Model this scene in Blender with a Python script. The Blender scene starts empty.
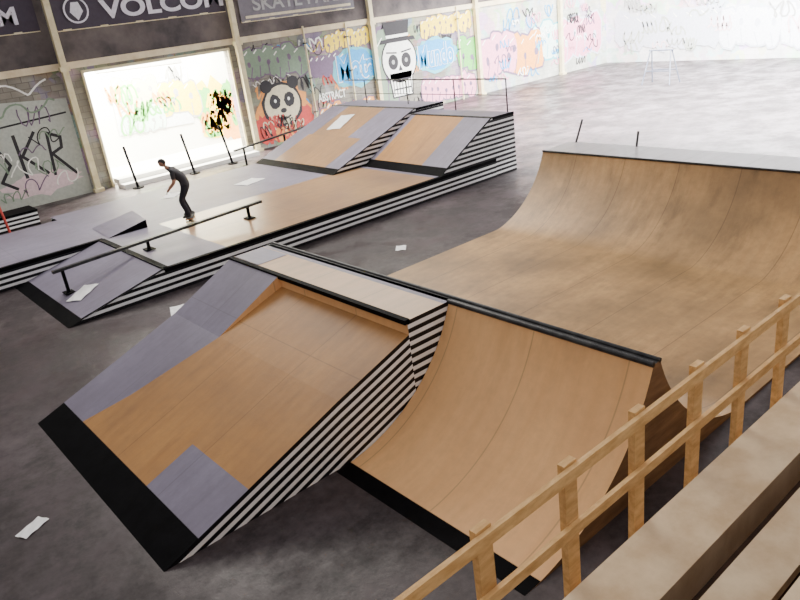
import bpy, bmesh, math, random
from mathutils import Vector, Matrix
random.seed(4)
S=bpy.context.scene
COL=S.collection
# ------------------------------------------------------------------ materials
def newmat(name, rough=.7, metal=0, spec=.5):
    m=bpy.data.materials.new(name); m.use_nodes=True
    nt=m.node_tree; b=nt.nodes['Principled BSDF']
    b.inputs['Roughness'].default_value=rough; b.inputs['Metallic'].default_value=metal
    b.inputs['Specular IOR Level'].default_value=spec
    return m,nt,b
def mix(nt,fac,a,b,mode='MIX'):
    n=nt.nodes.new('ShaderNodeMix'); n.data_type='RGBA'; n.blend_type=mode
    for i,v in ((0,fac),(6,a),(7,b)):
        if isinstance(v,bpy.types.NodeSocket): nt.links.new(v,n.inputs[i])
        else: n.inputs[i].default_value=(v if i==0 else (*v,1) if len(v)==3 else v)
    return n.outputs[2]
def mul(nt,s,k):
    n=nt.nodes.new('ShaderNodeMath'); n.operation='MULTIPLY'; n.inputs[1].default_value=k; nt.links.new(s,n.inputs[0]); return n.outputs[0]
def coord(nt,kind='Object',scale=(1,1,1)):
    t=nt.nodes.new('ShaderNodeTexCoord'); mp=nt.nodes.new('ShaderNodeMapping')
    mp.inputs['Scale'].default_value=scale
    nt.links.new(t.outputs[kind],mp.inputs['Vector']); return mp.outputs[0]
def noise(nt,vec,scale,detail=6,rough=.6,lo=.35,hi=.65):
    n=nt.nodes.new('ShaderNodeTexNoise'); n.inputs['Scale'].default_value=scale
    n.inputs['Detail'].default_value=detail; n.inputs['Roughness'].default_value=rough
    nt.links.new(vec,n.inputs['Vector'])
    r=nt.nodes.new('ShaderNodeMapRange'); r.inputs[1].default_value=lo; r.inputs[2].default_value=hi
    nt.links.new(n.outputs[0],r.inputs[0]); return r.outputs[0]
def bump(nt,b,h,strength=.3,dist=.02):
    n=nt.nodes.new('ShaderNodeBump'); n.inputs['Strength'].default_value=strength; n.inputs['Distance'].default_value=dist
    nt.links.new(h,n.inputs['Height']); nt.links.new(n.outputs[0],b.inputs['Normal'])
def M_noise(name,c1,c2,scale=3,rough=.7,kind='Object',stretch=(1,1,1),bmp=.15,metal=0,spec=.5):
    m,nt,b=newmat(name,rough,metal,spec); v=coord(nt,kind,stretch)
    f=noise(nt,v,scale,8); nt.links.new(mix(nt,f,c1,c2),b.inputs['Base Color'])
    if bmp: bump(nt,b,f,bmp,.01)
    return m
def M_ply(name,c1,c2,scuff,seam=(.05,.03,.02),rough=.5,scuffamt=.6,bw=1.22,rh=2.44,seamamt=.28,spec=.35):
    m,nt,b=newmat(name,rough,0,spec); uv=coord(nt,'UV')
    big=noise(nt,uv,.55,5,.55,.38,.7); st=noise(nt,coord(nt,'UV',(6,.8,1)),1.3,5,.55,.3,.7)
    skid=noise(nt,coord(nt,'UV',(2.0,.6,1)),1.0,8,.7,.52,.74)
    fine=noise(nt,uv,7,8,.7,.4,.72)
    c=mix(nt,st,c1,c2)
    c=mix(nt,mul(nt,big,scuffamt),c,scuff)
    c=mix(nt,mul(nt,skid,scuffamt*.8),c,tuple(x*.75 for x in scuff))
    c=mix(nt,mul(nt,fine,.3),c,scuff)
    br=nt.nodes.new('ShaderNodeTexBrick'); br.offset=0; br.inputs['Scale'].default_value=1
    br.inputs['Brick Width'].default_value=bw; br.inputs['Row Height'].default_value=rh
    br.inputs['Mortar Size'].default_value=.01; br.inputs['Mortar Smooth'].default_value=.3
    nt.links.new(uv,br.inputs['Vector'])
    c=mix(nt,mul(nt,br.outputs['Fac'],seamamt),c,seam)
    nt.links.new(c,b.inputs['Base Color']); bump(nt,b,fine,.08,.01)
    return m
def M_stripe(name,pitch=.13,duty=.5):
    m,nt,b=newmat(name,.5,0,.3); t=nt.nodes.new('ShaderNodeTexCoord'); s=nt.nodes.new('ShaderNodeSeparateXYZ')
    nt.links.new(t.outputs['UV'],s.inputs[0])
    d=nt.nodes.new('ShaderNodeMath'); d.operation='DIVIDE'; d.inputs[1].default_value=pitch; nt.links.new(s.outputs[1],d.inputs[0])
    f=nt.nodes.new('ShaderNodeMath'); f.operation='FRACT'; nt.links.new(d.outputs[0],f.inputs[0])
    g=nt.nodes.new('ShaderNodeMath'); g.operation='GREATER_THAN'; g.inputs[1].default_value=duty; nt.links.new(f.outputs[0],g.inputs[0])
    dirt=noise(nt,coord(nt,'Object'),4,6,.6,.35,.8)
    w=mix(nt,dirt,(.97,.97,.97),(.80,.79,.80))
    nt.links.new(mix(nt,g.outputs[0],(.003,.003,.005),w),b.inputs['Base Color']); return m
def M_plain(name,c,rough=.6,metal=0):
    c2=tuple(min(1,x*1.2+.002) for x in c)
    return M_noise(name,c,c2,9,rough,bmp=.04,metal=metal)

WOOD_BANK=M_ply('ply_orange',(.54,.275,.085),(.45,.215,.062),(.26,.14,.065),scuffamt=.6)
WOOD_QP=M_ply('ply_tan',(.95,.56,.245),(.87,.49,.205),(.60,.34,.16),scuffamt=.4)
WOOD_HP=M_ply('ply_halfpipe',(.63,.385,.165),(.52,.305,.125),(.17,.11,.055),scuffamt=.8,rough=.4,rh=30,seamamt=.4)
WOOD_DECK=M_ply('ply_deck',(.74,.45,.21),(.62,.36,.16),(.45,.29,.17),rough=.4)
WOOD_BOX=M_ply('ply_box',(.48,.29,.15),(.38,.225,.11),(.23,.155,.12),rough=.28)
GREY=M_ply('grey_paint',(.265,.245,.325),(.225,.205,.275),(.14,.12,.155),seam=(.1,.09,.1),rough=.5,scuffamt=.6)
LDECK=M_ply('pale_sheen_deck',(.62,.60,.63),(.5,.48,.5),(.4,.37,.38),rough=.35,scuffamt=.4)  # scuffed deck; reflected sheen put into the pale base colour
STRIPE=M_stripe('stripe_paint')
STRIPE_D=M_stripe('stripe_paint_bank',.115)
BLACK=M_noise('black_steel',(.001,.001,.0015),(.003,.003,.004),5,.7,spec=.06)
STEEL=M_noise('coping_steel',(.015,.015,.017),(.05,.05,.05),6,.45,metal=.2,spec=.3)
SIDEWOOD=M_noise('raw_side_wood',(.12,.06,.025),(.22,.12,.055),2,.8,stretch=(1,1,6))
FENCE=M_noise('fence_wood',(.62,.34,.11),(.84,.53,.22),3,.7,stretch=(2,6,6))
PAPER=M_plain('paper',(.9,.9,.9))
POLE=M_noise('pole_paint',(.62,.52,.28),(.77,.69,.45),3,.5)
def M_floor():
    m,nt,b=newmat('concrete_floor',.5,0,.3); v=coord(nt)
    a=noise(nt,v,.28,8,.62,.38,.62); d=noise(nt,v,.9,9,.7,.42,.60); e=noise(nt,v,9,6,.7,.4,.75); sp_=noise(nt,v,2.6,7,.75,.54,.66)
    c=mix(nt,a,(.040,.028,.029),(.115,.092,.098)); 
    c=mix(nt,mul(nt,d,.8),c,(.016,.011,.012)); 
    c=mix(nt,mul(nt,e,.28),c,(.14,.118,.12)); c=mix(nt,mul(nt,sp_,.6),c,(.008,.006,.006))
    nt.links.new(c,b.inputs['Base Color'])
    r=nt.nodes.new('ShaderNodeMapRange'); r.inputs[3].default_value=.3; r.inputs[4].default_value=.58
    nt.links.new(d,r.inputs[0]); nt.links.new(r.outputs[0],b.inputs['Roughness']); bump(nt,b,d,.12,.02); return m
FLOOR=M_floor()
def M_block(name,c1,c2,mort,paint=None,amt=0,rot=False):
    m,nt,b=newmat(name,.85); 
    t=nt.nodes.new('ShaderNodeTexCoord'); s=nt.nodes.new('ShaderNodeSeparateXYZ'); nt.links.new(t.outputs['Object'],s.inputs[0])
    cb=nt.nodes.new('ShaderNodeCombineXYZ'); nt.links.new(s.outputs[1 if rot else 0],cb.inputs[0]); nt.links.new(s.outputs[2],cb.inputs[1])
    br=nt.nodes.new('ShaderNodeTexBrick'); br.inputs['Scale'].default_value=1; br.inputs['Brick Width'].default_value=.42
    br.inputs['Row Height'].default_value=.21; br.inputs['Mortar Size'].default_value=.012
    br.inputs['Color1'].default_value=(*c1,1); br.inputs['Color2'].default_value=(*c2,1); br.inputs['Mortar'].default_value=(*mort,1)
    nt.links.new(cb.outputs[0],br.inputs['Vector'])
    d=noise(nt,cb.outputs[0],.8,8,.65,.35,.7)
    c=mix(nt,d,br.outputs['Color'],tuple(x*.65 for x in c1))
    if paint:
        v=nt.nodes.new('ShaderNodeTexVoronoi'); v.inputs['Scale'].default_value=1.7
        w=nt.nodes.new('ShaderNodeTexNoise'); w.inputs['Scale'].default_value=1.6; nt.links.new(cb.outputs[0],w.inputs['Vector'])
        add=nt.nodes.new('ShaderNodeVectorMath'); add.operation='ADD'; nt.links.new(cb.outputs[0],add.inputs[0]); nt.links.new(w.outputs['Color'],add.inputs[1])
        nt.links.new(add.outputs[0],v.inputs['Vector'])
        f=noise(nt,cb.outputs[0],.45,3,.5,.48,.54)
        c=mix(nt,mul(nt,f,amt),c,v.outputs['Color'])
    nt.links.new(c,b.inputs['Base Color']); bump(nt,b,br.outputs['Fac'],-.3,.01); return m
WALL=M_block('block_wall',(.22,.20,.165),(.32,.295,.24),(.13,.12,.10),True,.14)
WALLR=M_block('hazed_block_wall',(.48,.49,.43),(.6,.6,.53),(.38,.38,.34),True,.25)  # graffiti-tinted blocks; far-end haze put into the paler base colour
WALLE=M_block('overexposed_block_wall_end',(.70,.70,.71),(.79,.79,.78),(.64,.64,.64),True,.25,rot=True)  # graffiti-tinted blocks; overexposure put into the near-white base colour
WALLUP=M_noise('upper_wall_plaster',(.05,.042,.045),(.15,.125,.115),.8,.9)
BEAM=M_noise('concrete_beam',(.62,.50,.31),(.78,.67,.46),2,.8)
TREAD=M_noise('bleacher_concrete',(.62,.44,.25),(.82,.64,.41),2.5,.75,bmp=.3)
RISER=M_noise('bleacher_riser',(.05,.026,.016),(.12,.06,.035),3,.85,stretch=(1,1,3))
WHITE=M_noise('white_plaster',(.86,.85,.80),(.92,.91,.86),2,.8)

# ------------------------------------------------------------------ mesh helper
class MB:
    def __init__(s): s.v=[];s.f=[];s.m=[];s.uv=[];s.mats=[]
    def mi(s,m):
        if m not in s.mats: s.mats.append(m)
        return s.mats.index(m)
    def face(s,pts,mat,uvs=None):
        i=len(s.v); s.v+= [tuple(p) for p in pts]; s.f.append(list(range(i,i+len(pts)))); s.m.append(s.mi(mat))
        s.uv.append(uvs or [(p[0],p[1]) for p in pts])
    def strip(s,prof,y0,y1,mats,L=0):
        for k in range(len(prof)-1):
            (xa,za),(xb,zb)=prof[k],prof[k+1]; d=math.hypot(xb-xa,zb-za)
            s.face([(xa,y0,za),(xb,y0,zb),(xb,y1,zb),(xa,y1,za)],mats,[(y0,L),(y0,L+d),(y1,L+d),(y1,L)]); L+=d
    def side(s,prof,y,mat,mode='z',zb=0,sgn=-1):
        for k in range(len(prof)-1):
            (xa,za),(xb,zb_)=prof[k],prof[k+1]
            if abs(xa-xb)<1e-6: continue
            pts=[(xa,y,zb),(xb,y,zb),(xb,y,zb_),(xa,y,za)]
            uv=[(xa,zb),(xb,zb),(xb,zb_),(xa,za)] if mode=='z' else [(xa,za-zb),(xb,zb_-zb),(xb,0),(xa,0)]
            if abs(za-zb)<1e-6: pts=pts[:3]; uv=uv[:3]
            elif abs(zb_-zb)<1e-6: pts=[pts[0],pts[1],pts[3]]; uv=[uv[0],uv[1],uv[3]]
            if sgn>0: pts=pts[::-1]; uv=uv[::-1]
            s.face(pts,mat,uv)
    def box(s,a,b,mat,rot=None,piv=None):
        x0,y0,z0=a;x1,y1,z1=b
        P=[Vector(p) for p in ((x0,y0,z0),(x1,y0,z0),(x1,y1,z0),(x0,y1,z0),(x0,y0,z1),(x1,y0,z1),(x1,y1,z1),(x0,y1,z1))]
        if rot is not None:
            c=Vector(piv) if piv else sum(P,Vector())/8
            P=[c+rot@(p-c) for p in P]
        for q,ax in (((3,2,1,0),(0,1)),((4,5,6,7),(0,1)),((0,1,5,4),(0,2)),((2,3,7,6),(0,2)),((1,2,6,5),(1,2)),((3,0,4,7),(1,2))):
            s.face([P[i] for i in q],mat,[(P[i][ax[0]],P[i][ax[1]]) for i in q])
    def tube(s,p,q,r,mat,n=10,r2=None):
        p=Vector(p);q=Vector(q);d=(q-p).normalized();u=d.orthogonal().normalized();w=d.cross(u); r2=r if r2 is None else r2
        A=[p+(u*math.cos(2*math.pi*i/n)+w*math.sin(2*math.pi*i/n))*r for i in range(n)]
        B=[q+(u*math.cos(2*math.pi*i/n)+w*math.sin(2*math.pi*i/n))*r2 for i in range(n)]
        for i in range(n):
            j=(i+1)%n; s.face([A[i],A[j],B[j],B[i]],mat)
        s.face(A[::-1],mat); s.face(B,mat)
    def build(s,name,parent=None,smooth=False,merge=True):
        me=bpy.data.meshes.new(name); me.from_pydata(s.v,[],s.f)
        for m in s.mats: me.materials.append(m)
        ul=me.uv_layers.new(name='UVMap')
        for p,mi,uv in zip(me.polygons,s.m,s.uv):
            p.material_index=mi
            for li,c in zip(p.loop_indices,uv): ul.data[li].uv=c
        if merge:
            bm=bmesh.new(); bm.from_mesh(me); bmesh.ops.remove_doubles(bm,verts=bm.verts,dist=1e-4)
            bmesh.ops.recalc_face_normals(bm,faces=bm.faces); bm.to_mesh(me); bm.free()
        me.update()
        if smooth:
            for p in me.polygons: p.use_smooth=True
            try: me.set_sharp_from_angle(angle=math.radians(35))
            except Exception: pass
        o=bpy.data.objects.new(name,me); COL.objects.link(o)
        if parent: o.parent=parent
        return o
def empty(name,loc=(0,0,0)):
    e=bpy.data.objects.new(name,None); e.location=loc; COL.objects.link(e); return e

# ------------------------------------------------------------------ room shell
b=MB(); b.box((-14,-6,-.2),(40,27.4,0),FLOOR); b.build('floor')
DX0,DX1,DZ=8.75,14.35,4.0
b=MB()
b.box((-14,27,0),(DX0,27.3,4.25),WALL); b.box((DX1,27,0),(27.9,27.3,4.25),WALL); b.box((DX0,27,DZ),(DX1,27.3,4.25),WALL)
b.box((27.9,27,0),(39.5,27.3,4.25),WALLR)
b.box((-14,27,4.25),(39.5,27.3,9),WALLUP); b.build('wall_back')
b=MB(); b.box((39.5,-6,0),(39.8,27.3,9),WALLE); b.build('wall_right')
b=MB(); b.box((-14.3,-6,0),(-14,27.3,9),WALL); b.build('wall_left')
b=MB(); b.box((-14,26.9,4.2),(39.4,27,4.42),BEAM); b.build('trim_1')
cb=empty('support_column_row')
for i,x in enumerate((1.4,8.1,14.75,21.5,28.2,34.9)):
    b=MB(); b.box((x-.1,26.7,0),(x+.1,26.89,8.9),POLE); b.box((x-.17,26.62,0),(x+.17,26.89,.12),POLE)
    b.box((x-.16,26.66,4.15),(x+.16,26.89,4.3),POLE); b.build('column_%d'%(i+1),cb)
b=MB()
for x,z in ((17.9,4.5),(20.1,4.4),(26.9,4.4)):
    b.tube((x,26.84,0.0),(x,26.84,z),.04,POLE)
    for zz in (1,2.4,3.8): b.box((x-.08,26.8,zz),(x+.08,26.9,zz+.05),STEEL)
b.build('wall_pipe_run')
b=MB()
b.box((DX0-.6,30.4,0),(DX1+3,30.6,5),WHITE); b.box((DX0-.8,27.3,0),(DX0-.6,30.6,5),WHITE); b.box((DX1+3,27.3,0),(DX1+3.2,30.6,5),WHITE)
b.box((DX0-.8,27.3,-.1),(DX1+3.2,30.6,0.1),WHITE); b.build('wall_courtyard')
b=MB(); b.box((DX0-.08,26.92,.0),(DX0,26.99,DZ),POLE); b.box((DX1,26.92,0),(DX1+.08,26.99,DZ),POLE); b.box((DX0-.08,26.92,DZ),(DX1+.08,26.99,DZ+.1),POLE)
b.build('door_1')
b=MB(); b.box((8.75,25.9,0),(14.3,26.6,.16),WHITE); b.box((8.75,26.35,.16),(14.3,26.9,.32),WHITE); b.build('entrance_step')

# ------------------------------------------------------------------ murals (flat painted shapes at their real place on the walls)
C={}
def col(name,c):
    if name not in C: C[name]=M_plain('paint_'+name,c,.7)
    return C[name]
col('black',(.015,.013,.016)); col('white',(.80,.80,.74)); col('blue',(.02,.27,.58)); col('red',(.50,.05,.04)); col('yellow',(.85,.60,.03))
col('green',(.12,.42,.08)); col('pink',(.66,.26,.36)); col('orange',(.68,.27,.06)); col('cream',(.6,.53,.36)); col('grey',(.33,.33,.32)); col('teal',(.10,.38,.44)); col('pale',(.38,.40,.35)); col('brown',(.2,.12,.07)); col('mist',(.66,.68,.72)); col('rose',(.66,.50,.52)); col('mint',(.5,.66,.6)); col('sage',(.18,.25,.17)); col('plum',(.14,.09,.15)); col('faint',(.50,.52,.58))
class Mural:
    def __init__(s,y,axis='x'): s.b=MB(); s.y=y; s.ax=axis
    def P(s,x,z,l): 
        y=s.y-.012-.004*l
        return (x,y,z) if s.ax=='x' else (y,x,z)
    def poly(s,pts,c,l=0): s.b.face([s.P(x,z,l) for x,z in pts],C[c])
    def ell(s,cx,cz,rx,rz,c,l=0,n=26,j=0):
        s.poly([(cx+rx*(1+random.uniform(-j,j))*math.cos(2*math.pi*i/n),cz+rz*(1+random.uniform(-j,j))*math.sin(2*math.pi*i/n)) for i in range(n)],c,l)
    def stroke(s,pts,w,c,l=1):
        for i,((xa,za),(xb,zb)) in enumerate(zip(pts[:-1],pts[1:])):
            dx,dz=xb-xa,zb-za; L=math.hypot(dx,dz) or 1; nx,nz=-dz/L*w/2,dx/L*w/2
            ex,ez=dx/L*w*.3,dz/L*w*.3
            s.poly([(xa-ex+nx,za-ez+nz),(xa-ex-nx,za-ez-nz),(xb+ex-nx,zb+ez-nz),(xb+ex+nx,zb+ez+nz)],c,l+.1*(i%2))
    def squig(s,x0,z0,w,h,c,wd=.07,l=3):
        ph=random.uniform(0,6); k=random.uniform(2,4.5); n=22; a=random.uniform(.5,1.2)
        s.stroke([(x0+w*t/n+.18*h*math.sin(k*3*t/n*2+ph*2),z0+h*.5*math.sin(k*2*math.pi*t/n*a+ph)) for t in range(n+1)],wd,c,l)
    def letters(s,x0,x1,z0,z1,fill,edge='black',l=1,inner='white'):
        x=x0
        while x<x1-.2:
            w=random.uniform(.55,.95)*(z1-z0)*.55; cx=x+w/2; cz=(z0+z1)/2+random.uniform(-.1,.1)*(z1-z0); h=(z1-z0)/2
            pts=[(cx+w*.62*math.copysign(abs(math.cos(t))**.6,math.cos(t))*random.uniform(.85,1.1),cz+h*math.copysign(abs(math.sin(t))**.7,math.sin(t))*random.uniform(.82,1.08)) for t in [2*math.pi*i/14 for i in range(14)]]
            s.poly([(cx+(a-cx)*1.13,cz+(d-cz)*1.1) for a,d in pts],edge,l); s.poly(pts,fill,l+1)
            s.ell(cx+random.uniform(-.1,.1)*w,cz+random.uniform(-.2,.3)*h,w*.16,h*.2,edge,l+2,8,.2)
            s.stroke([(cx-w*.1,cz-h*.9),(cx+random.uniform(-.1,.2)*w,cz-h*.25)],.05,edge,l+2); s.stroke([(cx-w*.4,cz+h*.6),(cx-w*.1,cz+h*.8)],.05,inner,l+2)
            x+=w*.95; l+=.15
    def build(s,name,parent=None): return s.b.build(name,parent,merge=False)
def text(body,x,z,w,h,mat,y,parent,name,bold=.02,shear=0):
    cu=bpy.data.curves.new(name,'FONT'); cu.body=body; cu.offset=bold; cu.extrude=.004; cu.shear=shear
    o=bpy.data.objects.new(name,cu); COL.objects.link(o); bpy.context.view_layer.update()
    dg=bpy.context.evaluated_depsgraph_get(); me=bpy.data.meshes.new_from_object(o.evaluated_get(dg))
    bpy.data.objects.remove(o)
    xs=[v.co.x for v in me.vertices]; ys=[v.co.y for v in me.vertices]; x0,x1,y0,y1=min(xs),max(xs),min(ys),max(ys)
    for v in me.vertices:
        v.co=Vector((x+(v.co.x-x0)/(x1-x0)*w, y-v.co.z, z+(v.co.y-y0)/(y1-y0)*h))
    me.materials.clear(); me.materials.append(mat)
    o=bpy.data.objects.new(name,me); COL.objects.link(o); o.parent=parent; return o
WY=27.0
g=empty('graffiti_tag'); m=Mural(WY); m.poly([(3.0,.0),(7.95,.0),(7.95,3.3),(5.6,3.5),(3.0,3.4)],'pale')
m.ell(4.4,2.3,1.2,.8,'rose',.3,j=.2); m.ell(6.4,.7,1.2,.4,'rose',.4,j=.2)
m.stroke([(5.95,2.4),(6.0,1.0)],.11,'black'); m.stroke([(6.6,2.4),(6.05,1.7),(6.7,1.0)],.10,'black')
m.stroke([(6.9,.9),(7.0,2.3),(7.4,2.1),(7.35,1.75),(7.0,1.6),(7.6,.8)],.10,'black'); m.stroke([(5.3,2.2),(5.6,1.5),(5.2,1.0),(5.6,.7)],.1,'black')
m.stroke([(5.2,2.7),(7.8,2.85)],.06,'black'); m.squig(3.3,1.6,1.6,1.4,'black',.1); m.squig(5.0,3.2,2.6,.35,'sage',.06); m.squig(4.6,3.8,2.8,.4,'white',.06)
for i in range(14): m.squig(random.uniform(3.2,6.8),random.uniform(.4,3.2),.9,random.uniform(.2,.6),random.choice(['black','sage','plum','white','plum']),.04,2)
m.build('tag_strokes',g)
g=empty('graffiti_wall_layer'); m=Mural(WY)
for (xa,xb,za,zb,f) in ((15.0,17.6,2.7,3.9,'sage'),(18.1,20.0,2.4,3.3,'plum'),(18.2,21.3,.1,1.2,'orange'),(19.0,21.3,3.35,4.1,'yellow'),(21.7,22.2,.4,3.8,'sage'),(24.3,27.8,.15,1.3,'pink'),(24.6,27.9,3.2,4.1,'yellow'),(26.9,28.0,1.4,3,'green')):
    m.letters(xa,xb,za,zb,f,'plum',.1)
for i in range(70):
    x=random.uniform(14.95,27.2); z=random.uniform(.3,3.9); m.squig(x,z,random.uniform(.5,1.3),random.uniform(.2,.6),random.choice(['black','white','plum','cream','red','blue','black','yellow','black','orange']),random.choice([.035,.05,.07]),.4)
m.build('throw_ups',g)
g=empty('panda_mural'); m=Mural(WY); m.ell(16.4,1.3,1.35,1.2,'orange',1,j=.14); m.ell(15.4,.75,.5,.6,'red',2,j=.2); m.ell(17.35,.85,.5,.6,'red',2,j=.2)
m.ell(16.4,1.6,.98,.9,'black',2.5,j=.05); m.ell(16.4,1.6,.86,.78,'cream',3)
m.ell(15.75,2.4,.28,.26,'black',3.4); m.ell(17.05,2.4,.28,.26,'black',3.4); m.ell(16.05,1.75,.26,.3,'black',4,j=.1); m.ell(16.75,1.75,.26,.3,'black',4,j=.1)
m.ell(16.07,1.78,.06,.07,'white',5); m.ell(16.73,1.78,.06,.07,'white',5); m.ell(16.4,1.35,.15,.1,'black',4); m.stroke([(16.1,1.1),(16.4,.98),(16.7,1.1)],.07,'black',4)
for i in range(16): m.squig(15.0+.14*i,.5+random.uniform(-.2,.5),.5,.5,random.choice(['black','cream','black','red']),.05,4)
m.build('panda_face',g)
g=empty('graffiti_lettering'); m=Mural(WY)
m.ell(20.45,2.5,1.35,.85,'teal',2.5,j=.1); m.ell(20.5,2.5,1.2,.72,'blue',3,j=.12)
m.ell(25.4,2.35,1.45,.82,'teal',2.5,j=.1); m.ell(25.4,2.4,1.3,.7,'blue',3,j=.12); m.build('paint_cloud',g)
text('Mata',19.4,1.95,2.2,1.15,C['mist'],WY-.035,g,'letters_white',.06); text('Mata',19.45,2.0,2.1,1.1,C['blue'],WY-.045,g,'letters_blue',.02)
text('Mundo',24.2,1.8,2.4,1.1,C['mist'],WY-.035,g,'letters_white_b',.06); text('Mundo',24.25,1.85,2.3,1.05,C['blue'],WY-.045,g,'letters_blue_b',.02)
text('ABSTRACT',18.2,1.35,1.5,.35,C['white'],WY-.03,g,'small_letters',.02)
g=empty('skull_mural'); m=Mural(WY)
m.ell(23.05,2.45,1.1,1.1,'black',3); m.ell(23.05,2.45,1.02,1.02,'white',4); m.poly([(22.28,1.9),(23.82,1.9),(23.70,.78),(22.40,.78)],'black',3.5); m.poly([(22.35,1.9),(23.75,1.9),(23.62,.85),(22.48,.85)],'white',4)
m.ell(22.65,2.4,.3,.34,'black',5); m.ell(23.45,2.4,.3,.34,'black',5); m.poly([(22.92,1.98),(23.18,1.98),(23.05,2.25)],'black',5)
m.ell(22.65,2.4,.09,.1,'grey',6); m.ell(23.45,2.4,.09,.1,'grey',6); m.stroke([(22.3,2.85),(22.9,2.78)],.07,'black',5); m.stroke([(23.2,2.78),(23.8,2.85)],.07,'black',5)
m.poly([(22.45,1.62),(23.65,1.62),(23.65,1.54),(22.45,1.54)],'black',5); m.poly([(22.5,1.2),(23.6,1.2),(23.6,1.13),(22.5,1.13)],'black',5)
for i in range(7): m.poly([(22.5+i*.18,1.62),(22.55+i*.18,1.62),(22.55+i*.18,.9),(22.5+i*.18,.9)],'black',5.2)
m.poly([(21.95,3.25),(24.15,3.25),(24.05,3.42),(22.05,3.42)],'black',6); m.poly([(22.4,3.4),(23.7,3.4),(23.85,4.15),(22.25,4.15)],'black',6); m.poly([(22.38,3.45),(23.72,3.45),(23.75,3.58),(22.36,3.58)],'white',7)
m.build('skull_and_hat',g)
g=empty('graffiti_piece'); m=Mural(WY)
m.letters(28.6,30.6,.7,2.9,'pink','plum'); m.letters(30.7,32.6,.6,2.7,'orange','plum'); m.letters(32.7,34.6,.8,2.8,'mint','teal'); m.letters(35.2,38.4,.6,2.9,'pink','faint')
for i in range(40): m.squig(random.uniform(28.5,37.8),random.uniform(.4,3.8),random.uniform(.5,1.1),random.uniform(.2,.6),random.choice(['black','white','pink','blue','plum']),.06,6)
m.build('bubble_letters',g)
g=empty('overexposed_graffiti'); m=Mural(39.46,'y')  # blown-out light put into the pale paint colours
y=26.0
while y>2:
    w=random.uniform(2.2,3.4); m.letters(y-w,y-.2,random.uniform(.5,.9),random.uniform(2.2,3.2),random.choice(['mist','rose','mint','faint']),'faint',.1+random.random()*.3); y-=w
for i in range(70): m.squig(random.uniform(2,25.0),random.uniform(.5,4.6),random.uniform(.6,1.4),random.uniform(.3,.8),random.choice(['faint','pale','rose','pale','grey']),.08,5)
m.build('bubble_letters',g)
g=empty('courtyard_mural'); m=Mural(30.38)
m.poly([(10.3,3.95),(13.95,3.85),(13.95,3.7),(10.3,3.8)],'grey',.5); m.poly([(10.6,1.3),(13.9,1.2),(14.1,3.5),(10.7,3.6)],'mist',.2)
m.letters(10.8,12.4,2.2,3.4,'cream','grey',.6); m.letters(12.6,14.2,1.5,3.0,'yellow','grey',.6); m.letters(10.9,12.6,1.3,2.2,'mint','grey',.6)
for i in range(12): m.squig(random.uniform(10.4,13.3),random.uniform(1.5,3.5),random.uniform(.5,1.0),random.uniform(.3,.8),random.choice(['grey','orange','brown','green']),.08,4)
m.ell(15.0,1.5,1.0,1.3,'yellow',.3,j=.25); m.ell(15.7,.9,.6,.8,'orange',.5,j=.25); m.ell(14.5,1.9,.6,.7,'green',.6,j=.25); m.ell(15.9,2.1,.5,.6,'green',.6,j=.25)
for i in range(12): m.squig(random.uniform(14.2,15.4),random.uniform(.7,2.4),.8,.8,random.choice(['green','yellow','orange','green']),.12,4)
m.build('spray_paint',g)
BAN=M_plain('banner_vinyl',(.03,.02,.035)); BTXT=M_plain('banner_print',(.62,.60,.66)); BAN2=M_plain('banner_vinyl_b',(.14,.13,.15))
def banner(x0,x1,z0,z1,mat,name='banner'):
    g=empty(name); b=MB(); n=24
    for i in range(n):
        xa=x0+(x1-x0)*i/n; xb=x0+(x1-x0)*(i+1)/n; ya=26.95+.008*math.sin(i*1.3); yb=26.95+.008*math.sin((i+1)*1.3)
        b.face([(xa,ya,z0),(xb,yb,z0),(xb,yb,z1),(xa,ya,z1)],mat)
    b.box((x0,26.955,z0-.03),(x1,26.99,z0+.03),POLE)
    b.build('cloth',g,True); return g
g=banner(8.3,14.6,5.42,7.0,BAN)
text('VOLCOM',9.85,5.62,4.7,.62,BTXT,26.92,g,'lettering',.03)
m=Mural(26.93); C['ban']=BAN; C['bt']=BTXT
m.ell(9.05,6.0,.42,.42,'bt',0); m.ell(9.05,6.0,.36,.36,'ban',1); m.poly([(9.05,5.68),(9.27,5.95),(9.17,6.25),(8.93,6.25),(8.83,5.95)],'bt',2); m.build('emblem',g)
g=banner(3.0,7.75,5.5,7.2,BAN); text('VOLCOM',3.6,5.75,3.55,.55,BTXT,26.92,g,'lettering',.03)
g=banner(15.2,20.8,4.95,6.3,BAN2); m=Mural(26.93); m.poly([(15.4,5.05),(20.6,5.05),(20.6,5.15),(15.4,5.15)],'cream',0); m.build('printed_band',g); text('SKATE PARK',15.8,5.3,4.6,.5,C['grey'],26.92,g,'lettering',.02)

# ------------------------------------------------------------------ launch bank with deck
H=1.43; Y0,Y1=6.27,10.68
def arc(x0,sgn,n=24,R=2.2,h=H):
    th=math.acos((R-h)/R); run=R*math.sin(th)
    return [(x0+sgn*R*math.sin(th*k/n), R-R*math.cos(th*k/n)) for k in range(n+1)],run
P=[(1.48,0.0),(1.9,.15),(2.55,.385),(3.85,.86),(5.0,1.24)]
b=MB(); ys=9.18
b.strip(P[:2],Y0,Y1,BLACK)
b.strip(P[1:3],Y0,7.62,GREY); b.strip(P[1:3],7.62,9.18,WOOD_BANK)
b.face([(1.9,9.18,.15),(2.55,9.18,.385),(2.55,9.55,.385),(1.9,9.85,.15)],WOOD_BANK,[(9.18,0),(9.18,.69),(9.55,.69),(9.85,0)])
b.face([(1.9,9.85,.15),(2.55,9.55,.385),(2.55,Y1,.385),(1.9,Y1,.15)],GREY,[(9.85,0),(9.55,.69),(Y1,.69),(Y1,0)])
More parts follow.
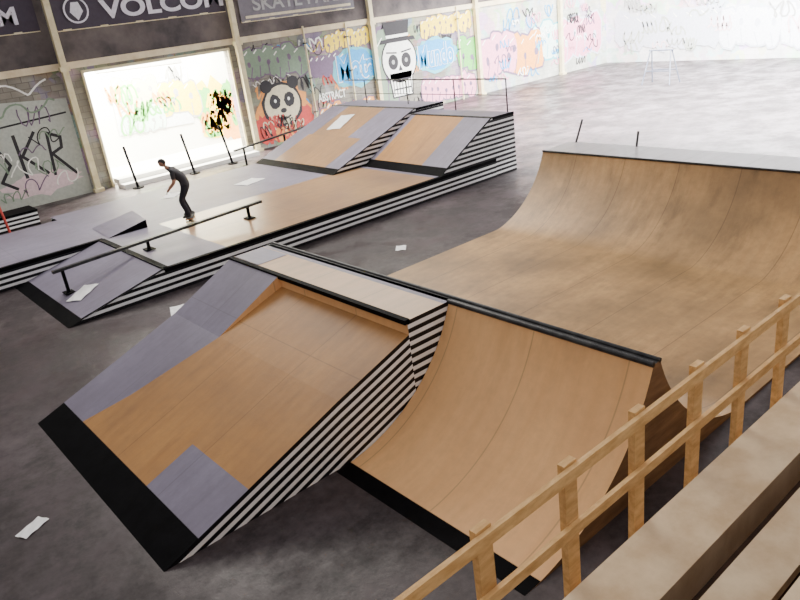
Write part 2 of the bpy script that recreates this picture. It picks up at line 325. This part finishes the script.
b.strip(P[2:],Y0,ys,WOOD_BANK,.69)
b.face([(2.55,9.18,.385),(3.85,9.18,.86),(2.55,9.55,.385)],WOOD_BANK,[(9.18,.69),(9.18,2.07),(9.55,.69)])
b.face([(2.55,9.55,.385),(3.85,9.18,.86),(3.85,Y1,.86),(2.55,Y1,.385)],GREY,[(9.55,.69),(9.18,2.07),(Y1,2.07),(Y1,.69)])
b.strip([(3.85,.86),(5,H)],ys,Y1,GREY,2.07)
b.face([(3.85,ys,.86),(5.0,ys,1.24),(5.0,ys,H)],WOOD_QP)
b.face([(5,Y0,1.24),(5,Y0,H),(5,ys,H),(5,ys,1.24)],WOOD_QP,[(Y0,1.24),(Y0,H),(ys,H),(ys,1.24)])
b.strip([(5.0,H),(5.62,H)],Y0,Y1,WOOD_DECK); b.strip([(5.62,H),(5.77,H)],Y0,Y1,GREY)
b.side(P,Y0,STRIPE_D,'d'); b.side([(5.0,H),(5.77,H)],Y0,STRIPE_D,'d')
b.side(P[:4]+[(5.0,H)],Y1,STRIPE_D,'d',sgn=1); b.side([(5.0,H),(5.77,H)],Y1,STRIPE_D,'d',sgn=1)
b.face([(5.77,Y0,0),(5.77,Y0,H),(5.77,Y1,H),(5.77,Y1,0)],SIDEWOOD)
lb=empty('launch_bank'); b.build('bank_body',lb)
b=MB(); b.box((4.96,Y0,H-.05),(5.04,Y1,H+.012),BLACK); b.build('coping_edge',lb)
b=MB(); b.box((5.06,9.9,H),(5.6,10.66,H+.006),GREY); b.build('deck_patch',lb)
# ------------------------------------------------------------------ mini ramp
mr=empty('mini_ramp'); YA,YB=3.4,10.7
q,run=arc(5.70-2.06,1)
b=MB()
iw=[k for k in range(len(q)) if q[k][0]<3.95][-1]
b.strip(q[:iw+1],YA,Y0-.01,BLACK); b.strip(q[iw:],YA,Y0-.01,WOOD_QP)
b.side(q,YA,SIDEWOOD); b.side(q,Y0-.01,SIDEWOOD,sgn=1)
b.build('spine_quarter',mr,True)
X5=5.82
q2,run=arc(0,1); h1=[(X5+run-x,z) for x,z in q2][::-1]
xf=13.13-run
h2=[(xf+x,z) for x,z in q2]
prof=[(x,max(z,.03)) for x,z in h1+h2]
b=MB(); b.strip(prof,YA,YB,WOOD_HP); b.side(prof,YA,SIDEWOOD); b.side(prof,YB,SIDEWOOD,sgn=1)
b.build('halfpipe_surface',mr,True)
b=MB(); b.strip([(5.70,H),(X5,H)],YA,YB,STEEL); b.side([(5.70,H),(X5,H)],YA,SIDEWOOD)
b.tube((5.70,YA,H+.0),(5.70,Y0,H+.0),.03,STEEL); b.tube((X5,YA,H+.0),(X5,YB,H+.0),.028,STEEL)
b.build('spine_coping',mr)
b=MB(); b.box((13.13,YA,0),(14.15,YB,H),SIDEWOOD); b.strip([(13.13,H+.003),(14.15,H+.003)],YA,YB,LDECK)
b.tube((13.12,YA,H),(13.12,YB,H),.022,STEEL); b.build('far_deck',mr)
b=MB(); b.tube((14.1,10.5,H),(14.5,10.6,H+.45),.025,STEEL); b.tube((14.1,8.9,H),(14.25,8.95,H+.3),.025,STEEL); b.build('deck_post',mr)

# ------------------------------------------------------------------ funbox platform
fb=empty('funbox_platform'); PZ=.52; FY=14.1
b=MB(); 
b.strip([(3.0,0),(3.3,.072)],FY,17.9,BLACK); b.strip([(3.3,.072),(5.15,PZ)],FY,17.9,GREY)
b.side([(3.0,0),(5.15,PZ),(15.2,PZ)],FY,STRIPE)
b.strip([(5.15,PZ),(6.6,PZ)],FY,22,GREY); b.strip([(6.6,PZ),(12.9,PZ)],FY,17.8,WOOD_BOX); b.strip([(6.6,PZ),(12.9,PZ)],17.8,22,GREY)
b.strip([(12.9,PZ),(16,PZ)],FY,22,GREY)
b.side([(-4,PZ),(5.15,PZ)],17.9,STRIPE); b.strip([(-4,PZ),(5.15,PZ)],17.9,21.4,GREY)
b.side([(-4,PZ),(5.15,PZ)],21.4,STRIPE,sgn=1); b.side([(5.15,PZ),(16,PZ)],22,STRIPE,sgn=1)
b.build('platform_body',fb)
b=MB(); b.box((5.1,FY-.02,PZ-.07),(15.2,FY+.09,PZ+.012),BLACK); b.box((5.08,FY,PZ-.03),(5.22,17.9,PZ+.012),BLACK)
b.box((-4,17.88,PZ-.07),(5.2,18.0,PZ+.012),BLACK)
b.face([(3.0,FY-.02,0.01),(5.15,FY-.02,PZ+.012),(5.15,FY+.07,PZ+.012),(3.0,FY+.07,.01)],BLACK)
b.build('edge_angle_iron',fb)
b=MB(); b.face([(5.3,17.8,PZ+.01),(6.3,17.8,PZ+.2),(6.5,19.2,PZ+.2),(5.4,19.3,PZ+.01)],GREY)
b.face([(5.3,17.8,PZ+.01),(6.3,17.8,PZ),(6.3,17.8,PZ+.2)],BLACK); b.face([(6.3,17.8,PZ),(6.5,19.2,PZ),(6.5,19.2,PZ+.2),(6.3,17.8,PZ+.2)],BLACK)
b.build('kicker_plate',fb)
def upper(name,x0,x1,x2,y0,y1,zt,patches):
    e=empty(name); b=MB(); zb=PZ
    sl=(zt-zb)/(x1-x0); tx=x0+.3
    b.strip([(x0,zb+.005),(tx,zb+.3*sl)],y0,y1,BLACK)
    for (xa,xb_,ya,yb,m) in patches: b.strip([(xa,zb+(xa-x0)*sl),(xb_,zb+(xb_-x0)*sl)],ya,yb,m)
    b.strip([(x1,zt),(x2,zt)],y0,y1,GREY)
    pr=[(x0,zb+.005),(x1,zt),(x2,zt)]
    b.side(pr,y0,STRIPE,zb=0); b.side(pr,y1,STRIPE,zb=0,sgn=1)
    b.face([(x2,y0,0),(x2,y1,0),(x2,y1,zt),(x2,y0,zt)],STRIPE,[(y0,0),(y1,0),(y1,zt),(y0,zt)])
    b.build('ramp_body',e)
    b=MB(); b.tube((x1,y0,zt),(x1,y1,zt),.03,STEEL); b.box((x1,y0-.01,zt-.06),(x2,y0+.05,zt+.01),BLACK)
    b.face([(x0,y0-.01,zb+.012),(x1,y0-.01,zt+.012),(x1,y0+.06,zt+.012),(x0,y0+.06,zb+.012)],BLACK); b.build('coping_edge',e)
upper('bank_ramp',13.05,15.2,16.1,14.12,17.5,1.68,
  [(13.35,15.2,14.12,15.2,GREY),(13.35,15.2,15.2,17.3,WOOD_BANK),(13.35,15.2,17.3,17.5,GREY)])
upper('bank_ramp',11.9,15.4,16.6,17.52,22.0,1.82,
  [(12.2,13.7,17.52,18.3,GREY),(12.2,13.7,18.3,21.2,WOOD_BOX),(12.2,13.7,21.2,22,GREY),(13.7,15.4,17.52,19,GREY),(13.7,15.4,19,21,WOOD_BOX),(13.7,15.4,21,22,GREY)])
b=MB()
for y,z in ((14.3,1.68),(16.4,1.68),(18.6,1.82),(20.8,1.82)): b.tube((16.05,y,z),(16.05,y,2.62),.022,STEEL)
b.tube((16.05,14.3,2.6),(16.05,21.9,2.6),.022,STEEL); b.tube((16.05,14.3,2.15),(16.05,21.9,2.15),.013,STEEL)
b.build('deck_guard_rail')
def grail(name,a,c,posts,w=.05):
    e=empty(name); b=MB(); a=Vector(a);c=Vector(c); d=c-a
    ang=-math.atan2(d.z,d.x); L=math.hypot(d.x,d.z)
    b.box((a.x,a.y-w,a.z-.06),(a.x+L,a.y+w,a.z),STEEL,rot=Matrix.Rotation(ang,3,'Y'),piv=(a.x,a.y,a.z)); b.build('rail_bar',e)
    for i,(x,z0) in enumerate(posts):
        z1=a.z+(x-a.x)*d.z/d.x-.05; b=MB(); b.box((x-.03,a.y-.03,z0),(x+.03,a.y+.03,z1),BLACK)
        b.box((x-.1,a.y-.14,z0),(x+.1,a.y+.14,z0+.02),BLACK); b.build('post_%d'%(i+1),e)
grail('grind_rail',(3.4,15.8,.70),(8.5,15.8,.88),[(3.6,.15),(5.5,PZ+.01),(8.1,PZ+.01)])
grail('grind_rail',(12.5,24.5,.68),(16.6,24.5,1.0),[(12.9,0),(14.7,0),(16.3,0)])
def sheet(x,y,z,s,a,ny=0,w=.7):
    b=MB(); R=Matrix.Rotation(a,3,'Z'); T=Matrix.Rotation(ny,3,'Y')
    n=4; 
    for i in range(n):
        for j in range(n):
            q=[]
            for (u,v) in ((i,j),(i+1,j),(i+1,j+1),(i,j+1)):
                p=Vector((s*(u/n-.5),s*w*(v/n-.5),.006+.012*math.sin(u*1.7+v)**2)); q.append(T@(R@p)+Vector((x,y,z)))
            b.face(q,PAPER)
    b.build('paper_sheet')
sheet(.72,8.15,0,.34,.5,0,.5); sheet(9.5,11.8,0,.32,.8); sheet(4.78,12.96,0,.5,1.2); sheet(3.75,15.35,.19,.6,.5,-.238)
sheet(10.3,19.6,PZ,.8,.3); sheet(8.2,20.6,PZ,.6,.8); sheet(14.45,20.3,1.475,.9,.2,-.355); sheet(6.0,12.9,0,.18,.2); sheet(7.9,12.6,0,.16,1.3); sheet(20.5,20,0,.4,.4)
b=MB(); b.tube((4.1,22.3,0),(4.0,22.3,1.35),.035,C['red']); b.tube((4.1,22.3,0),(4.1,22.3,.05),.2,C['red']); b.build('marker_pole')
b=MB()
b.box((1.5,24.0,0),(5.3,24.9,.42),STRIPE); b.box((1.48,23.98,.42),(5.32,24.92,.47),BLACK); b.build('grind_ledge')
g=empty('barrier_post_row')
for i,(x,lean) in enumerate(((9.1,-.15),(11.3,-.2),(12.9,-.25))):
    b=MB(); b.tube((x,25.6,0),(x+lean,25.6,1.5),.045,BLACK); b.tube((x,25.6,0),(x,25.6,.04),.2,BLACK); b.build('post_%d'%(i+1),g)
GALV=M_noise('galvanised_steel',(.07,.08,.12),(.14,.16,.2),5,.4,metal=.1)
b=MB(); sx,sy=31.6,18.7
for s in (-1,1):
    b.tube((sx+s*.45,sy-.7,0),(sx+s*.05,sy-.5,1.5),.03,GALV); b.tube((sx+s*.45,sy+.7,0),(sx+s*.05,sy+.5,1.5),.03,GALV)
    b.tube((sx+s*.28,sy-.62,.6),(sx+s*.28,sy+.62,.6),.025,GALV)
b.tube((sx,sy-.6,1.48),(sx,sy+.6,1.48),.03,GALV)
b.build('folding_steel_stand')

# ------------------------------------------------------------------ skater
SKIN=M_plain('skin',(.36,.19,.12),.5); SHIRT=M_plain('shirt_cloth',(.028,.026,.03),.85); PANTS=M_plain('trouser_cloth',(.009,.009,.014),.85)
HAIR=M_plain('hair',(.008,.007,.006),.6); SHOE=M_plain('shoe',(.03,.025,.025),.6); EYEW=M_plain('eye_white',(.8,.8,.78),.3)
def skin_obj(verts,edges,rad,root,sub=2):
    me=bpy.data.meshes.new('sk'); me.from_pydata(verts,edges,[]); o=bpy.data.objects.new('sk',me); COL.objects.link(o)
    md=o.modifiers.new('s','SKIN'); md.use_smooth_shade=True
    sv=me.skin_vertices[0].data
    for i,r in enumerate(rad):
        rr=r if isinstance(r,tuple) else (r,r); sv[i].radius=rr; sv[i].use_root=(i==root)
    sm=o.modifiers.new('u','SUBSURF'); sm.levels=sub; sm.render_levels=sub
    bpy.context.view_layer.update(); dg=bpy.context.evaluated_depsgraph_get()
    r=bpy.data.meshes.new_from_object(o.evaluated_get(dg)); bpy.data.objects.remove(o); return r
def skater(loc,heading,sc):
    V={'pel':(-.10,0,.91),'sp':(-.05,0,1.06),'ch':(.09,0,1.23),'nb':(.22,0,1.33),'nk':(.29,0,1.385),'hd':(.33,0,1.44)}
    R={'pel':(.165,.135),'sp':(.155,.13),'ch':(.185,.14),'nb':(.09,.085),'nk':.058,'hd':.055}
    E=[('pel','sp'),('sp','ch'),('ch','nb'),('nb','nk'),('nk','hd')]
    for s,t in ((1,'l'),(-1,'r')):
        V.update({'hp'+t:(-.08,s*.10,.84),'kn'+t:(.11,s*.15,.48),'an'+t:(-.02,s*.16,.10),'he'+t:(-.05,s*.16,.05),'to'+t:(.17,s*.18,.04),
                  'sh'+t:(.16,s*.19,1.28),'el'+t:(.16,s*.26,1.01),'wr'+t:(.34,s*.20,.84),'pa'+t:(.385,s*.19,.79)})
        R.update({'hp'+t:.115,'kn'+t:.08,'an'+t:.06,'he'+t:.045,'to'+t:(.045,.032),'sh'+t:.078,'el'+t:.047,'wr'+t:.030,'pa'+t:(.038,.018)})
        E+= [('pel','hp'+t),('hp'+t,'kn'+t),('kn'+t,'an'+t),('an'+t,'he'+t),('an'+t,'to'+t),('ch','sh'+t),('sh'+t,'el'+t),('el'+t,'wr'+t),('wr'+t,'pa'+t)]
    K=list(V); idx={k:i for i,k in enumerate(K)}
    body=skin_obj([V[k] for k in K],[(idx[a],idx[b]) for a,b in E],[R[k] for k in K],0)
    bm=bmesh.new(); bm.from_mesh(body)
    mats=[SHIRT,SKIN,PANTS,SHOE,HAIR,EYEW]
    for f in bm.faces:
        c=f.calc_center_median(); f.smooth=True
        if c.z<.105: f.material_index=3
        elif c.z<.89 and not(c.x>.20 and c.z>.68): f.material_index=2
        elif (abs(c.y)>.175 and c.z<1.10 and c.x>.08): f.material_index=1
        elif c.x>.235 and c.z>1.36: f.material_index=1
        else: f.material_index=0
    def addmesh(me,mi):
        for p in me.polygons: p.material_index=mi; p.use_smooth=True
        bm.from_mesh(me)
    for s in (1,-1):
        base=Vector((.39,s*.19,.785)); d=Vector((.55,0,-.83)).normalized(); side=Vector((0,1,0)); curl=Vector((-.5,0,-.5))
        for k,(o,L) in enumerate(((-.03,.075),(-.01,.085),(.01,.08),(.03,.062))):
            p0=base+side*o*s; p1=p0+d*L*.5; p2=p1+(d+curl*.5).normalized()*L*.3; p3=p2+(d+curl*1.3).normalized()*L*.25
            addmesh(skin_obj([p0,p1,p2,p3],[(0,1),(1,2),(2,3)],[.0095,.009,.0085,.007],0,1),1)
        p0=Vector((.36,s*.165,.82)); p1=p0+Vector((.03,-s*.03,-.02)); p2=p1+Vector((.03,-s*.008,-.025))
        addmesh(skin_obj([p0,p1,p2],[(0,1),(1,2)],[.012,.010,.008],0,1),1)
    hc=Vector((.375,0,1.515)); tilt=Matrix.Rotation(math.radians(32),4,'Y'); T=Matrix.Translation(hc)@tilt
    r=bmesh.ops.create_uvsphere(bm,u_segments=24,v_segments=18,radius=1)
    vs=r['verts']
    for v in vs:
        c=v.co.copy(); x,y,z=c.x*.099,c.y*.080,c.z*.118
        if z<0: k=1+z*2.6; x=x*(k if x<0 else (1+z*1.1)); y*=k
        if x>0 and abs(y)<.016 and -.05<z<.012: x+=.02*(1-abs(y)/.016)*(1-abs(z+.02)/.035 if abs(z+.02)<.035 else 0)
        if x>0 and abs(abs(y)-.03)<.016 and abs(z-.005)<.014: x-=.006
        v.co=T@Vector((x,y,z))
    fs=set(f for v in vs for f in v.link_faces); Ti=T.inverted()
    for f in fs:
        f.smooth=True; c=Ti@f.calc_center_median(); f.material_index=4 if (c.z>.055 or (c.x<-.01 and c.z>-.045)) else 1
    hv=set(v for f in fs if f.material_index==4 for v in f.verts)
    for v in hv: v.co=hc+(v.co-hc)*1.07
    def ball(p,sc,mi):
        r=bmesh.ops.create_icosphere(bm,subdivisions=2,radius=1)
        for v in r['verts']: v.co=T@(Vector(p)+Vector((v.co.x*sc[0],v.co.y*sc[1],v.co.z*sc[2])))
        for f in set(f for v in r['verts'] for f in v.link_faces): f.material_index=mi; f.smooth=True
    for s in (1,-1):
        ball((.084,s*.03,.005),(.010,.013,.009),5); ball((.092,s*.03,.005),(.005,.006,.006),4); ball((.088,s*.03,.026),(.008,.018,.004),4)
        ball((-.005,s*.082,-.005),(.022,.010,.030),1)
    ball((.087,0,-.058),(.008,.024,.006),3)
    me=bpy.data.meshes.new('skater'); bm.to_mesh(me); bm.free()
    for v in me.vertices: v.co*=sc
    for m in mats: me.materials.append(m)
    o=bpy.data.objects.new('skater',me); COL.objects.link(o); o.location=loc; o.rotation_euler=(0,0,heading); return o
SX,SY=7.2,17.2
skater((SX,SY,PZ+.105),math.radians(150),.94)
b=MB(); DECKG=M_plain('board_grip',(.02,.02,.02),.9); WHEEL=M_plain('wheel',(.7,.66,.55),.5); MAPLE=M_plain('board_maple',(.45,.2,.08),.5)
n=12; outl=[]
for i in range(-n,n+1):
    t=i/n; x=.4*t; w=.10*(1-max(0,abs(t)-.75)**2*14)**.5 if abs(t)<1 else .035; z=.095+max(0,abs(t)-.68)*.16; outl.append((x,w,z))
for a,c in zip(outl[:-1],outl[1:]):
    b.face([(a[0],-a[1],a[2]),(c[0],-c[1],c[2]),(c[0],c[1],c[2]),(a[0],a[1],a[2])],DECKG)
    b.face([(a[0],-a[1],a[2]-.012),(c[0],-c[1],c[2]-.012),(c[0],c[1],c[2]-.012),(a[0],a[1],a[2]-.012)],MAPLE)
    for s in (1,-1): b.face([(a[0],s*a[1],a[2]),(c[0],s*c[1],c[2]),(c[0],s*c[1],c[2]-.012),(a[0],s*a[1],a[2]-.012)],MAPLE)
for x in (-.22,.22):
    b.tube((x,-.075,.028),(x,.075,.028),.01,STEEL); b.box((x-.03,-.03,.03),(x+.03,.03,.084),STEEL)
    for s in (1,-1): b.tube((x,s*.062,.028),(x,s*.096,.028),.028,WHEEL,14)
o=b.build('skateboard'); o.location=(SX+.02,SY+.03,PZ+.005); o.rotation_euler=(0,0,math.radians(60))

# ------------------------------------------------------------------ fence + bleachers
fe=empty('spectator_fence')
b=MB()
for i,x in enumerate([.72,1.64,2.56,3.46,4.34,5.24,6.08,6.95,7.85,8.75,9.65,10.55]):
    t=random.uniform(-.02,.02)
    b.box((x-.07,2.70,.55),(x+.07,2.76,1.86+t),FENCE,rot=Matrix.Rotation(random.uniform(-.02,.02),3,'Y'))
b.build('posts',fe)
b=MB(); b.box((.3,2.655,1.73),(11,2.695,1.83),FENCE); b.box((.3,2.655,1.24),(11,2.695,1.33),FENCE); b.build('rails',fe)
b=MB(); 
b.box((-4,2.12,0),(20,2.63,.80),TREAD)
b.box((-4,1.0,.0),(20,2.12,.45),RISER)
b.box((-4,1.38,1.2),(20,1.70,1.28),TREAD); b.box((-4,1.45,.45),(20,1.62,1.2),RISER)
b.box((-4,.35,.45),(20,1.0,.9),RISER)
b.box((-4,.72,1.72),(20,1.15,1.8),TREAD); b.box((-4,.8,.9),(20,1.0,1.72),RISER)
b.build('bleacher_steps')

# ------------------------------------------------------------------ lights / world / camera
def area(name,loc,tgt,size,power,col=(1,1,1),sy=None):
    l=bpy.data.lights.new(name,'AREA'); l.energy=power; l.color=col; l.shape='RECTANGLE'; l.size=size; l.size_y=sy or size
    o=bpy.data.objects.new(name,l); o.location=loc; o.rotation_euler=(Vector(tgt)-Vector(loc)).to_track_quat('-Z','Y').to_euler(); COL.objects.link(o)
w=bpy.data.worlds.new('world'); S.world=w; w.use_nodes=True
bg=w.node_tree.nodes['Background']; bg.inputs[0].default_value=(1,.955,.97,1); bg.inputs[1].default_value=.72
area('overhead_fill',(30,14,10),(36,15,0),10,60000,(1,1,1),22)  # added area light to brighten the far end; no roof opening is built
area('overhead_fill',(12,20,9.5),(10,12,0),12,2200,(1,.95,.86),5)  # second added area light, brightening the middle of the hall
area('courtyard_fill',(11.8,28.7,6),(11.8,30.4,1.5),5,9000,(1,.96,.84),2)  # added area light to brighten the wall beyond the doorway

F=725.;n=math.hypot(.131,1);cx,cy=.131/n,1/n
p=math.radians(22.3);sp,cp=math.sin(p),math.cos(p);th=math.radians(38.2);c2,s2=math.cos(th),math.sin(th)
right=Vector((c2,-s2,0)); up=Vector((s2*sp,c2*sp,cp)); fwd=Vector((s2*cp,c2*cp,-sp))
Rr=cy*right-cx*up; Uu=cx*right+cy*up
cam=bpy.data.cameras.new('camera'); cam.sensor_width=36; cam.lens=36*F/800; cam.clip_end=300
co=bpy.data.objects.new('camera',cam); COL.objects.link(co)
co.matrix_world=Matrix(((Rr.x,Uu.x,-fwd.x,0),(Rr.y,Uu.y,-fwd.y,0),(Rr.z,Uu.z,-fwd.z,5),(0,0,0,1)))
S.camera=co
